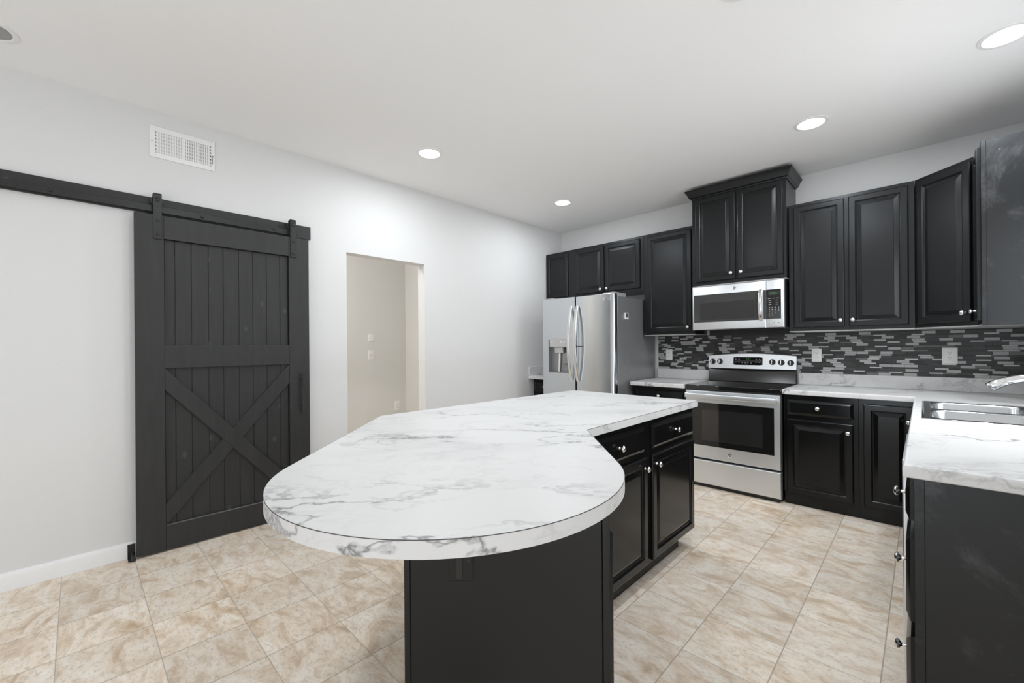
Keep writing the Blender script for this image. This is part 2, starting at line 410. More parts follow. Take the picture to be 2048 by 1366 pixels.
# baseboards on the left wall (stop at the doorway)
bb = [(0, 0), (.015, 0), (.015, .075), (.012, .088), (.006, .094), (0, .096)]
struct('baseboard_left', MB().sweep(bb, [(XL, YF + .02), (XL, yo0)]), m_trim)
struct('baseboard_corner', MB().sweep(bb, [(XL, yo1), (XL, 3.86)]), m_trim)
struct('baseboard_hall', MB().sweep(bb, [(HX, HY0 + .02), (HX, HY1), (XL - T - .005, HY1)]), m_trim)

# ------------------------------------------------------------------ ceiling lamps
DOWN = 25
def downlight(x, y, label, lit=True):
    r0 = .078
    o = thing('recessed_ceiling_light', label, 'ceiling light', (x, y, ZC), group='recessed ceiling lights')
    n = 40
    MB().lathe([(r0, 0), (r0 + .022, 0), (r0 + .020, -.004), (r0 + .004, -.006), (r0, -.003)], (x, y, ZC), n=n).build('trim_ring', m_trim, o)
    MB().lathe([(.0005, -.0115), (r0 * .5, -.0105), (r0 * .85, -.007), (r0, -.002)], (x, y, ZC), n=n).build('lens', m_lens if lit else m_ventdark2, o)
    if lit:
        l = bpy.data.lights.new('downlight', 'AREA'); l.shape = 'DISK'; l.size = .14; l.energy = DOWN; l.color = (.92, .965, 1)
        lo = bpy.data.objects.new('downlight', l); lo.location = (0, 0, -.014); COL.objects.link(lo); lo.parent = o
    return o
m_ventdark2 = plain('unlit_lens', .34, .5, nscale=30)
downlight(-2.757, 1.925, 'bright recessed ceiling light nearest the doorway in the left wall')
downlight(-2.718, 3.578, 'bright recessed ceiling light above the front of the stainless refrigerator')
downlight(-.543, 3.515, 'bright recessed ceiling light in front of the tallest black cabinet')
downlight(.300, 3.200, 'bright recessed ceiling light above the sink, cut by the photo edge')
downlight(-3.140, -.285, 'unlit grey recessed ceiling light near the barn door track', lit=False)
downlight(-1.795, .665, 'recessed ceiling light over the open floor before the barn door')
downlight(-.535, 1.946, 'recessed ceiling light over the aisle beside the island')
hl = thing('hall_fill_lamp', 'unseen round lamp added on the hall ceiling to light the hall', 'ceiling light', (-4.25, .9, ZC))  # added out of view to brighten the hall walls
MB().lathe([(.14, 0), (.14, -.02), (.12, -.05), (.05, -.07), (.001, -.072)], (-4.25, .9, ZC), n=32).build('shade', plain('hall_fill_shade', (1, .96, .90), .4, emit=290), hl)

# ------------------------------------------------------------------ cabinets
KNOB = None
def knob(parent, x, z, y):
    global KNOB
    if KNOB is None:
        k = MB().lathe([(.007, 0), (.0075, -.002), (.0048, -.006), (.0045, -.013), (.008, -.017), (.0145, -.021), (.0155, -.025), (.013, -.029), (.007, -.0315), (.001, -.032)], (0, 0, 0), axis='y', n=20)
        o = k.build('knob', m_nickel, parent, local=True); KNOB = o.data
    else:
        o = bpy.data.objects.new('knob', KNOB); COL.objects.link(o); o.parent = parent
    o.location = (x, y, z); return o
DOOR = [(0, 0), (0, -.0135), (.003, -.0175), (.007, -.0195), (.040, -.0195), (.0435, -.0165), (.047, -.0145), (.050, -.0095), (.0535, -.0090), (.056, -.0098), (.079, -.0160), (.081, -.0175)]
DRAW = [(0, 0), (0, -.0095), (.003, -.0115), (.0165, -.0175), (.020, -.0195)]
def door(parent, x0, x1, z0, z1, kn=None, m=None, y=0.0):
    d = MB().rings(x0, x1, z0, z1, DOOR, y=y).build('door', m or m_cab, parent, local=True, ang=12)
    if kn: knob(d, kn[0], kn[1], y - .0193)
    return d
def drawer(parent, x0, x1, z0, z1, kn=None, m=None, y=0.0):
    d = MB().rings(x0, x1, z0, z1, DRAW, y=y).build('drawer', m or m_cabb, parent, local=True, ang=12)
    if kn: knob(d, kn[0], kn[1], y - .0193)
    return d
def wall_cab(label, x0, x1, yf, z0, z1, doors, depth=None, knobs=(), rotz=0, loc=None, name='wall_cabinet', under=None):
    wdt = x1 - x0; dp = (YB - .002 - yf) if depth is None else depth
    o = thing(name, label, 'cabinet', loc or (x0, yf, z0), rotz)
    g_ = .0006
    MB().box(g_, wdt - g_, 0, dp, .010, z1 - z0).build('carcass', m_cab, o, local=True, bevel=.0015)
    MB().box(g_ + .001, wdt - g_ - .001, .001, dp, 0, .0095).build('bottom_panel', under or m_unfin, o, local=True)
    for i, (a, b_, c, d) in enumerate(doors):
        kn = knobs[i] if i < len(knobs) else None
        door(o, a - x0, b_ - x0, c - z0, d - z0, (kn[0] - x0, kn[1] - z0) if kn else None)
    return o
YU = YB - .325
wall_cab('narrow black cabinet in the corner, half hidden above the refrigerator', XL + .004, -3.100, YU, 1.873, 2.448, [(-3.464, -3.134, 1.885, 2.420)], under=m_cab)
wall_cab('short two-door black cabinet above the refrigerator', -3.100, -2.134, YU, 1.856, 2.448,
         [(-3.022, -2.622, 1.893, 2.420), (-2.606, -2.177, 1.893, 2.420)], knobs=[(-2.655, 1.925), (-2.573, 1.925)], under=m_cab)
wall_cab('tall single-door black cabinet between refrigerator and microwave', -2.134, -1.603, YU, 1.374, 2.448, [(-2.088, -1.630, 1.410, 2.418)], knobs=[(-1.662, 1.452)])
cc = wall_cab('raised black cabinet with crown moulding above the microwave', -1.600, -.820, 4.160, 1.828, 2.690,
              [(-1.566, -1.213, 1.868, 2.668), (-1.196, -.842, 1.868, 2.668)], knobs=[(-1.246, 1.925), (-1.163, 1.925)])
cr = [(0, 2.672), (.006, 2.672), (.010, 2.682), (.022, 2.690), (.030, 2.712), (.046, 2.738), (.050, 2.742), (.050, 2.756), (0, 2.756)]
MB().sweep(cr, [(-1.600, YB - .003), (-1.600, 4.160), (-.820, 4.160), (-.820, YB - .003)][::1]).build('crown_moulding', m_cab, cc, ang=25)
MB().box(-1.599, -.821, 4.161, YB - .003, 2.7465, 2.7555).build('top_panel', m_cab, cc)
wall_cab('large two-door black cabinet left of the corner cabinet', -.817, -.040, YU, 1.374, 2.448,
         [(-.781, -.443, 1.409, 2.420), (-.416, -.073, 1.409, 2.420)], knobs=[(-.467, 1.460), (-.391, 1.460)])
# diagonal corner cabinet
dg = thing('corner_cabinet', 'angled black corner cabinet with one door', 'cabinet', (-.039, YU, 1.374), R(-45))
c45 = math.cos(R(45))
def todg(x, y):
    dx, dy = x + .039, y - YU; return (dx * c45 - dy * c45, dx * c45 + dy * c45)
poly = [todg(*p) for p in [(-.039, YU), (.246, 3.937), (XR - .002, 3.937), (XR - .002, YB - .002), (-.039, YB - .002)]]
MB().prism(poly, .010, 1.074).build('carcass', m_cab, dg, local=True, bevel=.0015)
MB().prism(poly, 0, .0095).build('bottom_panel', m_unfin, dg, local=True)
door(dg, .028, .375, .036, 1.046, (.345, .092))
# narrow cabinet on the sink wall
wd = 3.937 - 3.680
sw = thing('wall_cabinet', 'narrow black wall cabinet on the sink wall, showing its scuffed side', 'cabinet', (.246, 3.9365, 1.374), R(-90))
MB().box(0, wd - .006, 0, XR - .246 - .002, .010, 1.074).build('carcass', m_cab, sw, local=True, bevel=.0015)
MB().box(.001, wd - .007, .001, XR - .249, 0, .0095).build('bottom_panel', m_unfin, sw, local=True)
MB().box(wd - .006, wd, 0, .020, 0, 1.074).box(wd - .006, wd - .0015, .020, XR - .249, 0, 1.074).build('side_panel', m_worn, sw, local=True, bevel=.001)
door(sw, .020, wd - .022, .036, 1.046, (wd - .055, .088))

# base cabinets
def base_cab(label, x0, x1, yf, drawers, doors, dk, kk, name='base_cabinet', toe=.022):
    o = thing(name, label, 'cabinet', (x0, yf, 0))
    wdt = x1 - x0
    MB().box(.0006, wdt - .0006, 0, YB - .004 - yf, .100, .8755).build('carcass', m_cabb, o, local=True, bevel=.0015)
    MB().box(.0006, wdt - .0006, toe, toe + .02, 0, .0995).build('toe_kick', m_cabb, o, local=True)
    for i, (a, b_, c, d) in enumerate(drawers): drawer(o, a - x0, b_ - x0, c, d, (dk[i][0] - x0, dk[i][1]) if dk[i] else None)
    for i, (a, b_, c, d) in enumerate(doors): door(o, a - x0, b_ - x0, c, d, (kk[i][0] - x0, kk[i][1]) if kk[i] else None, m=m_cabb)
    return o
YC = 3.952
base_cab('black base cabinet with drawer and door, right of the range', -.806, -.340, YC, [(-.782, -.368, .716, .834)], [(-.785, -.369, .100, .682)], [(-.580, .779)], [(-.398, .617)])
base_cab('black base cabinet with one tall door in the corner by the sink counter', -.340, -.022, YC, [], [(-.312, -.044, .106, .838)], [], [(-.074, .735)])
base_cab('black base cabinet with drawer, between refrigerator and range', -2.112, -1.582, YC, [(-2.085, -1.612, .716, .848)], [(-2.085, -1.612, .100, .682)], [(-1.842, .785)], [(-1.645, .617)])
base_cab('black base cabinet in the far corner left of the refrigerator', XL + .012, -3.070, YC, [(-3.450, -3.095, .716, .848)], [(-3.450, -3.095, .100, .682)], [(-3.300 + .02, .785)], [(-3.13, .617)])

# sink-wall base cabinets (front faces -x)
XF = -.0225
def side_base(label, y_far, y_near, fronts, doors, panel=False, name='base_cabinet'):
    o = thing(name, label, 'cabinet', (XF, y_far, 0), R(-90)); L = y_far - y_near; D = XR - XF - .004
    L2 = L - (.006 if panel else .0006)
    c = MB(); tz = .100
    if name == 'sink_cabinet':
        c.box(.0006, .02, 0, D, tz, .8755); c.box(L2 - .02, L2, 0, D, tz, .8755); c.box(.02, L2 - .02, 0, .02, tz, .8755); c.box(.02, L2 - .02, D - .02, D, tz, .8755); c.box(.02, L2 - .02, .02, D - .02, tz, tz + .02)
    else: c.box(.0006, L2, 0, D, tz, .8755)
    c.build('carcass', m_cabb, o, local=True, bevel=.0015)
    MB().box(.0006, L2, .06, .08, 0, .0995).build('toe_kick', m_cabb, o, local=True)
    if panel:
        MB().box(L - .006, L, 0, .022, 0, .8755).box(L - .006, L - .0015, .022, D, 0, .8755).build('side_panel', m_worn, o, local=True, bevel=.001)
    for (a, b_, z0, z1, kz) in fronts: drawer(o, a, b_, z0, z1, ((a + b_) / 2, kz))
    for (a, b_, z0, z1, kx, kz) in doors: door(o, a, b_, z0, z1, (kx, kz), m=m_cabb)
    return o
side_base('black drawer cabinet at the near end of the sink counter, with scuffed side', 2.024, 1.709,
          [(.012, .290, .742, .846, .789), (.012, .290, .440, .690, .571), (.012, .290, .115, .395, .288)], [], panel=True, name='drawer_cabinet')
side_base('black sink cabinet below the stainless sink', 3.600, 2.634, [], [(.02, .47, .106, .838, .43, .70), (.49, .945, .106, .838, .53, .70)], name='sink_cabinet')
# dishwasher
dw = thing('dishwasher', 'stainless dishwasher seen edge-on under the sink counter', 'dishwasher', (XF, 2.330, 0))
MB().box(-.018, .54, 2.030, 2.630, .10, .868).build('tub', m_gasket, dw)
MB().box(-.0565, -.019, 2.029, 2.627, .125, .862).build('door', m_steel, dw, bevel=.004)
MB().box(.03, .05, 2.030, 2.630, .0, .099).build('toe_kick', m_blackplas, dw)

# ------------------------------------------------------------------ countertops
def nose(zt=.914, zb=.876, o=.012):
    p = [(0, zb), (o - .003, zb), (o, zb + .003)]
    for k in range(5):
        a = k / 4 * math.pi / 2; p.append((o - .010 + .010 * math.cos(a), zt - .010 + .010 * math.sin(a)))
    return p + [(0, zt)]
xf_, yf_, yn = -.0465, 3.913, 1.698
sx0, sx1, sy0, sy1 = -.008, .470, 2.795, 3.635          # sink rim
ct = thing('countertop', 'white marble-look worktop running round the corner with the sink', 'countertop', (0, YB - .3, .876))
c = MB(); i0 = .012
hx0, hx1, hy0, hy1 = sx0 + .012, sx1 - .012, sy0 + .012, sy1 - .012
c.box(-.8105, XR - .002, yf_ + i0, YB - .002, .876, .914)
c.box(xf_ + i0, hx0, hy0, yf_ + i0, .876, .914); c.box(hx1, XR - .002, hy0, yf_ + i0, .876, .914); c.box(hx0, hx1, hy1, yf_ + i0, .876, .914)
c.box(xf_ + i0, XR - .002, yn + i0, hy0, .876, .914)
c.build('slab', m_marble, ct)
MB().sweep(nose(), [(-.8105, yf_ + i0), (xf_ + i0, yf_ + i0), (xf_ + i0, yn + i0), (XR - .002, yn + i0)][::1]).build('front_edge', m_marble, ct, ang=30)
MB().box(-.8105, XR - .002, YB - .022, YB - .002, .9143, 1.016).build('backsplash', m_marble, ct, bevel=.003)
MB().box(XR - .022, XR - .002, yn + .05, YB - .0225, .9143, 1.016).build('backsplash', m_marble, ct, bevel=.003)
c2 = thing('countertop', 'short white marble-look worktop between refrigerator and range', 'countertop', (-1.85, YB - .3, .876))
MB().box(-2.118, -1.580, 3.880 + i0, YB - .002, .876, .914).build('slab', m_marble, c2)
MB().sweep(nose(), [(-2.118, 3.880 + i0), (-1.580, 3.880 + i0)]).build('front_edge', m_marble, c2, ang=30)
MB().box(-2.132, -1.580, YB - .022, YB - .002, .9143, 1.016).build('backsplash', m_marble, c2, bevel=.003)
c3 = thing('countertop', 'small white marble-look worktop in the corner left of the refrigerator', 'countertop', (-3.27, YB - .3, .876))
MB().box(XL + .002, -3.068, 3.868 + i0, YB - .002, .876, .914).build('slab', m_marble, c3)
MB().sweep(nose(), [(XL + .002, 3.868 + i0), (-3.068, 3.868 + i0)]).build('front_edge', m_marble, c3, ang=30)
MB().box(XL + .002, XL + .022, 3.866, YB - .002, .9143, 1.022).build('backsplash', m_marble, c3, bevel=.003)

# island top
icx, icy, IR = -1.022, .795, .500
pts = [(-1.043, 2.786), (-1.955, 2.812)]
for k in range(1, 6):
    a = R(90 + 18 * k); pts.append((-1.955 + .085 * math.cos(a), 2.727 + .085 * math.sin(a)))
pts += [(-2.040, 1.105)]
for k in range(0, 49):
    a = R(225 + 180 * k / 48); pts.append((icx + IR * math.cos(a), icy + IR * math.sin(a)))
pts += [(-1.030, 1.511)]
it = thing('marble_countertop', 'white marble-look island top with a rounded end and a notch', 'countertop', (-1.5, 1.8, .876))
MB().prism(pts, .876, .9140).build('slab', m_marble, it, bevel=.0012, seg=1)
MB().sweep([(-.0006, .9124), (.0005, .9124), (.0005, .9138), (-.0006, .9138)], pts[::-1] if False else pts, closed=True).build('edge_seam', m_seam, it)

# island base
ib = thing('kitchen_island', 'black island cabinet with two drawers, two doors and a charcoal end panel', 'island', (-1.35, 2.1, 0))
DX = -1.062                                                # cabinet face
MB().box(-1.665, DX, 1.500, 2.742, .100, .8755).build('carcass', m_cabb, ib, bevel=.002)
MB().box(-1.64, DX - .055, 1.52, 2.64, 0, .0995).build('toe_kick', m_cabb, ib)
fr = bpy.data.objects.new('face', None)
def isl(kind, y0, y1, z0, z1, ky, kz):
    me = MB().rings(y0, y1, z0, z1, DOOR if kind == 'door' else DRAW)
    # rotate local (x right, -y front) to face +x
    me.v = [(DX - v[1], v[0], v[2]) for v in me.v]
    d = me.build(kind, m_cabb, ib, ang=12)
    k = knob(d, 0, 0, 0); k.rotation_euler = (0, 0, R(90)); k.location = Vector((DX + .0193, ky, kz)) - ib.location
bpy.data.objects.remove(fr)
isl('drawer', 1.525, 2.070, .712, .848, 1.800, .782)
isl('drawer', 2.150, 2.712, .712, .848, 2.436, .782)
isl('door', 1.525, 2.092, .118, .682, 2.055, .630)
isl('door', 2.150, 2.716, .118, .682, 2.190, .630)
# knee wall under the rounded end, its panel turned 45 degrees
PR, PL = (-.640, 1.067), (-1.068, .648)
n45 = Vector((c45, -c45)); r45 = Vector((PR[0] - PL[0], PR[1] - PL[1])); W45 = r45.length; r45.normalize(); b45 = Vector((-r45.y, r45.x))
def pp(u, d): return (PL[0] + r45.x * u + b45.x * d, PL[1] + r45.y * u + b45.y * d)   # along panel, depth behind
MB().prism([pp(.004, .008), pp(W45 - .014, .008), (-1.072, 1.492), (-1.66, 1.494), (-1.66, 1.235)], 0, .8755).build('knee_wall', m_panel, ib)
MB().prism([pp(.018, 0), pp(W45 - .034, 0), pp(W45 - .034, .0075), pp(.018, .0075)], .0, .875).build('end_panel', m_panel, ib)
MB().prism([pp(0, -.004), pp(.017, -.004), pp(.017, .0078), pp(0, .0078)], 0, .875).build('corner_trim', m_panel, ib, bevel=.002)
MB().prism([pp(W45 - .031, -.004), pp(W45 - .011, -.004), pp(W45 - .011, .0078), pp(W45 - .031, .0078)], 0, .875).build('corner_trim', m_panel, ib, bevel=.002)
sb = MB().prism([pp(W45 - .0108, .000), pp(W45 + .001, .006), pp(W45 - .006, .030), pp(W45 - .013, .030)], 0, .745)
for k in (5, 6): sb.v[k] = (sb.v[k][0], sb.v[k][1], .732)
sb.build('side_board', m_panel, ib, bevel=.0015)
# outlet on the island end panel, painted dark
def obox(m, u0, u1, d0, d1, z0, z1): return m.prism([pp(u0, d0), pp(u1, d0), pp(u1, d1), pp(u0, d1)], z0, z1)
oc = pp(.160, 0)
io = thing('outlet', 'dark outlet plate on the island end panel under the rounded top', 'outlet', (oc[0], oc[1], .66))
obox(MB(), .128, .198, -.006, -.0002, .603, .717).build('plate', m_panel, io, bevel=.0025)
obox(MB(), .150, .167, -.009, -.0055, .612, .708).build('receptacle', m_blackplas, io, bevel=.001)
MB().lathe([(.0028, 0), (.0028, .001), (.001, .0018)], (*pp(.183, -.0058), .660), axis='y', n=10).build('screw', m_nickel, io)

# ------------------------------------------------------------------ sink and faucet
sk = thing('sink', 'stainless double-bowl sink set into the worktop', 'sink', (.23, 3.21, .72))
zt = .9185
def bowl(m, x0, x1, y0, y1):
    prof = [(0, zt), (.006, zt - .002), (.012, zt - .012), (.016, zt - .16), (.03, zt - .185), (.06, zt - .19)]
    vs = []; fs = []; rr = .06; n = 6
    for ins, z in prof:
        for cxs, cys, a0 in ((x1, y1, 0), (x0, y1, 90), (x0, y0, 180), (x1, y0, 270)):
            for k in range(n + 1):
                a = R(a0 + 90 * k / n); sxn = 1 if cxs == x1 else -1; syn = 1 if cys == y1 else -1
                ccx = cxs - sxn * rr; ccy = cys - syn * rr; r_ = rr - ins * .8 if ins < .05 else rr * .25
                vs.append((ccx + math.cos(a) * r_ - (sxn * (ins - (rr - r_)) if True else 0), ccy + math.sin(a) * r_ - syn * (ins - (rr - r_)), z))
    q = 4 * (n + 1)
    for i in range(len(prof) - 1):
        for k in range(q): fs.append((i * q + k, i * q + (k + 1) % q, (i + 1) * q + (k + 1) % q, (i + 1) * q + k))
    L = (len(prof) - 1) * q; fs.append(tuple(range(L, L + q)))
    m.add(vs, fs); return [vs[k] for k in range(q)]
bl = MB(); ym = 3.205
r1 = bowl(bl, sx0 + .030, sx1 - .075, ym + .014, sy1 - .030); bl.build('bowl', m_sink, sk, ang=50)
bl = MB(); r2 = bowl(bl, sx0 + .030, sx1 - .075, sy0 + .030, ym - .014); bl.build('bowl', m_sink, sk, ang=50)
dk = MB()
def ringplate(m, x0, x1, y0, y1, loop):                    # flat deck from a rectangle to a rounded bowl mouth
    n = len(loop) // 4
    cs = [(x1, y1), (x0, y1), (x0, y0), (x1, y0)]
    vs = [(*p, zt) for p in cs] + [(p[0], p[1], zt) for p in loop]; fs = []
    for c4 in range(4):
        for k in range(n - 1): fs.append((c4, 4 + c4 * n + k, 4 + c4 * n + k + 1))
        fs.append((c4, 4 + c4 * n + n - 1, 4 + ((c4 + 1) % 4) * n, (c4 + 1) % 4))
    m.add(vs, fs)
ringplate(dk, sx0 + .008, sx1 - .008, ym, sy1 - .008, r1); ringplate(dk, sx0 + .008, sx1 - .008, sy0 + .008, ym, r2)
dk.build('deck', m_sink, sk)
MB().sweep([(-.001, zt), (-.001, .9146), (.008, .9146), (.007, .917)], [(sx0 + .008, sy0 + .008), (sx0 + .008, sy1 - .008), (sx1 - .008, sy1 - .008), (sx1 - .008, sy0 + .008)][::-1], closed=True).build('rim', m_chrome, sk, ang=60)
for yy in (ym + .20, ym - .20):
    MB().lathe([(.045, zt - .1895), (.043, zt - .187), (.03, zt - .188), (.001, zt - .1885)], (.20, yy, 0), n=24).build('drain', m_chrome, sk)
fa = thing('faucet', 'chrome pull-out faucet arching over the sink', 'faucet', (.505, 3.195, .9185))
MB().lathe([(.030, .9186), (.030, .924), (.024, .932), (.021, .990), (.021, 1.03), (.017, 1.045), (.001, 1.046)], (.440, 3.195, 0), n=24).build('body', m_chrome, fa)
sp = [(.4415, 3.195, 1.030), (.441, 3.195, 1.052), (.434, 3.195, 1.074), (.420, 3.195, 1.089), (.400, 3.195, 1.097), (.372, 3.195, 1.100), (.342, 3.195, 1.097), (.315, 3.195, 1.090), (.292, 3.195, 1.081)]
MB().tube(sp, [.0175, .0175, .0178, .018, .0182, .0185, .019, .0195, .020], 20).build('spout', m_chrome, fa, ang=60)
MB().tube([(.2915, 3.195, 1.0808), (.272, 3.195, 1.072), (.254, 3.195, 1.061), (.238, 3.195, 1.048), (.236, 3.195, 1.046)], [.0208, .0222, .0235, .024, .020], 20).build('spray_head', m_chrome, fa, ang=60)
MB().tube([(.452, 3.222, 1.01), (.452, 3.262, 1.032), (.452, 3.300, 1.050)], [.008, .007, .006], 10).build('lever', m_chrome, fa, ang=60)

# ------------------------------------------------------------------ mosaic backsplash on the range wall
ms = MB(); z = 1.0165; rows = []; tall = True; k = 0
zmax = 1.3735
while z < zmax - .006:
    h = .0205 if tall else .0093
    if k in (17,): h = .0205
    h = min(h, zmax - z); rows.append((z, z + h)); z += h + .0022
    k += 1; tall = not tall if k != 17 else True
y0, y1 = YB - .0075, YB - .0015
ms.box(-2.128, XR - .003, YB - .0055, YB - .0012, 1.0162, 1.3737, 6)
for r_, (za, zb) in enumerate(rows):
    x = -2.127 - random.random() * .07; L = .0735; last = 1
    while x < XR - .006:
        a, b_ = max(x, -2.127), min(x + L, XR - .004)
        if b_ - a > .004:
            q = random.random(); th = (zb - za) > .015
            lightp = (.56 if last > 1 else .20) if last else .12
            if q < lightp: mi = 0 if th else 1; last = 0
            elif q < lightp + .05: mi = 2; last += 1
            else: mi = random.choice([3, 3, 4, 4, 5]); last += 1
            ms.box(a, b_, YB - .0068 - random.random() * .0008, YB - .005, za, zb, mi)
        x += L + .0020
ms.box(-1.578, -.820, YB - .0055, YB - .0012, 1.3737, 1.418, 6)
tag(ms.build('mosaic_backsplash', MOS, origin=(-.8, YB, 1.016)), 'grey and black mosaic tile backsplash on the range wall', 'backsplash')

# ------------------------------------------------------------------ outlets and switches
def wallplate(name, label, cx, cz, face, pos, wd_=.072, ht=.116, kind='duplex'):
    # face: 'y' = plate facing -y at y=pos ; 'x' = plate facing +x at x=pos
    o = thing(name, label, name.split('_')[-1] if name != 'blank_plate' else 'wall plate', (cx, pos, cz - ht / 2) if face == 'y' else (pos, cx, cz - ht / 2), 0 if face == 'y' else R(90))
    MB().rings(-wd_ / 2, wd_ / 2, 0, ht, [(0, 0), (0, -.002), (.0035, -.0055), (.005, -.006)]).build('plate', m_plastic, o, local=True)
    hz = ht / 2
    if kind == 'duplex':
        for dz in (-.0195, .0195):
            f = MB().prism([(.0168 * math.cos(R(a)) * (1 if True else 0), hz + dz + max(-.0135, min(.0135, .0172 * math.sin(R(a))))) for a in range(0, 360, 15)], -.0075, -.0058, 'y').build('receptacle', m_plastic, o, local=True)
            MB().box(-.0075, -.0055, -.0081, -.0074, hz + dz + .000, hz + dz + .008).box(.0055, .0073, -.0081, -.0074, hz + dz + .001, hz + dz + .007).box(-.0022, .0022, -.0081, -.0074, hz + dz - .0085, hz + dz - .0045).build('slots', m_dark, f, local=True)
    elif kind == 'switch':
        MB().box(-.0055, .0055, -.012, -.0058, hz - .004, hz + .010).build('toggle', m_plastic, o, local=True, bevel=.001)
        MB().box(-.0065, .0065, -.0063, -.0059, hz - .014, hz + .014).build('slot', m_grey, o, local=True)
    return o
wallplate('outlet', 'white outlet on the mosaic just right of the range', -.6745, 1.175, 'y', YB - .0080)
wallplate('outlet', 'wide white outlet on the mosaic near the faucet', .1405, 1.178, 'y', YB - .0080, wd_=.082, ht=.122)
wallplate('outlet', 'white outlet on the mosaic beside the refrigerator', -2.0045, 1.170, 'y', YB - .0080)
wallplate('light_switch', 'white toggle switch on the hall wall seen through the doorway', 2.507, 1.184, 'x', HX, kind='switch')
wallplate('blank_plate', 'pale blank cover above the hall light switch', 2.508, 1.392, 'x', HX, ht=.09, kind='blank')
wallplate('outlet', 'white outlet low on the hall wall seen through the doorway', 2.860, .527, 'x', HX)

# ------------------------------------------------------------------ air vent
va = thing('air_vent', 'white air vent grille high on the wall above the barn door', 'vent', (XL, .493, 2.489))
vy0, vy1, vz0, vz1 = .322, .665, 2.489, 2.688; vx = XL
f = MB(); iy0, iy1, iz0, iz1 = .352, .645, 2.520, 2.654; ym_ = .497
f.box(vx, vx + .008, vy0, iy0, vz0, vz1); f.box(vx, vx + .008, iy1, vy1, vz0, vz1); f.box(vx, vx + .008, iy0, iy1, vz0, iz0); f.box(vx, vx + .008, iy0, iy1, iz1, vz1)
f.box(vx, vx + .008, ym_ - .006, ym_ + .006, iz0, iz1)
f.build('frame', m_trim, va, bevel=.0015)
MB().box(vx + .0003, vx + .0012, iy0 - .001, iy1 + .001, iz0 - .001, iz1 + .001).build('backing', m_ventdark, va)
sl = MB()
for (a, b_, s_) in ((iy0, ym_ - .006, 1), (ym_ + .006, iy1 - .008, -1)):
    n = 11
    for k in range(n):
        yc = a + (b_ - a) * (k + .7) / n
        sl.prism([(vx + .0072, yc - .0030 + s_ * .003), (vx + .0072, yc + .0030 + s_ * .003), (vx + .0014, yc + .0030 - s_ * .002), (vx + .0014, yc - .0030 - s_ * .002)], iz0, iz1)
for k in range(6):
    zc_ = iz0 + (iz1 - iz0) * (k + .5) / 6; sl.box(vx + .0014, vx + .0030, iy0, iy1, zc_ - .006, zc_ + .006)
sl.build('louvres', m_trim, va)
MB().box(vx + .0081, vx + .0092, .6485, .6525, 2.535, 2.592).build('damper_slot', m_ventdark, va)
for yy in (.334, .657): MB().lathe([(.004, .008), (.004, .0092), (.001, .0098)], (vx, yy, 2.588), axis='x', n=10).build('screw', m_grey, va)

# ------------------------------------------------------------------ barn door and track
XD = XL + .075
bt = thing('barn_door_track', 'black board and flat rail on the wall above the barn door', 'door track', (XL, .2, 2.126))
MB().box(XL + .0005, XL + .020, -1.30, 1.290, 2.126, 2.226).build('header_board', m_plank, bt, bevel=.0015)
MB().box(XL + .040, XL + .046, -1.28, 1.180, 2.132, 2.171).build('rail', m_iron, bt, bevel=.001)
for yy in (-.95, -.52, -.10, .585, 1.02):
    MB().lathe([(.009, .0205), (.009, .0395)], (XL, yy, 2.152), axis='x', n=12).build('spacer', m_iron, bt)
    MB().lathe([(.009, .0462), (.009, .050), (.006, .053), (.001, .0535)], (XL, yy, 2.152), axis='x', n=12).build('bolt', m_iron, bt)
MB().box(XL + .0465, XL + .060, 1.150, 1.176, 2.140, 2.178).build('end_stop', m_iron, bt, bevel=.002)
bd = thing('barn_door', 'charcoal wooden sliding barn door with an X brace', 'door', (XD, .748, .012))
xb = XD - .040
d0, d1, zt_, zb_ = .243, 1.2535, 2.108, .014
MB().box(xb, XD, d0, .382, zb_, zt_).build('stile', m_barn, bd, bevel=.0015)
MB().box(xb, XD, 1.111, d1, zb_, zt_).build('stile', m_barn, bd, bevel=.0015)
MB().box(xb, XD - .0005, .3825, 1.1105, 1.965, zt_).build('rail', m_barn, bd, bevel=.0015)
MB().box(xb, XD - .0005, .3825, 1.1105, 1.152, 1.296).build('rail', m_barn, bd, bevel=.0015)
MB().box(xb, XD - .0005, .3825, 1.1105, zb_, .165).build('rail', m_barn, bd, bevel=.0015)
edges = [.383, .437, .522, .614, .698, .790, .876, .964, 1.053, 1.110]
pk = MB()
for a, b_ in zip(edges[:-1], edges[1:]):
    pk.box(xb + .004, XD - .0225, a + .0013, b_ - .0013, .166, 1.964)
pk.box(xb + .002, XD - .026, .383, 1.110, .166, 1.964)
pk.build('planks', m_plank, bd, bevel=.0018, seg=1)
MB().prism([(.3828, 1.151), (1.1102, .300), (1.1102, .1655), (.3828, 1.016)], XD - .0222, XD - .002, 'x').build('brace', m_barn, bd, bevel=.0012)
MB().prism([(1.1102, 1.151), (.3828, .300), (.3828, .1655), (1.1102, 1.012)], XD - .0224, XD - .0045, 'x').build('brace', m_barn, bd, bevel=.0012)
hd = MB().tube([(XD + .032, 1.195, .785), (XD + .032, 1.195, 1.084)], .0085, 14).build('pull_handle', m_iron, bd, ang=60)
for zz in (.835, 1.035): MB().tube([(XD + .0003, 1.195, zz), (XD + .026, 1.195, zz)], .006, 10).build('post', m_iron, hd, ang=60)
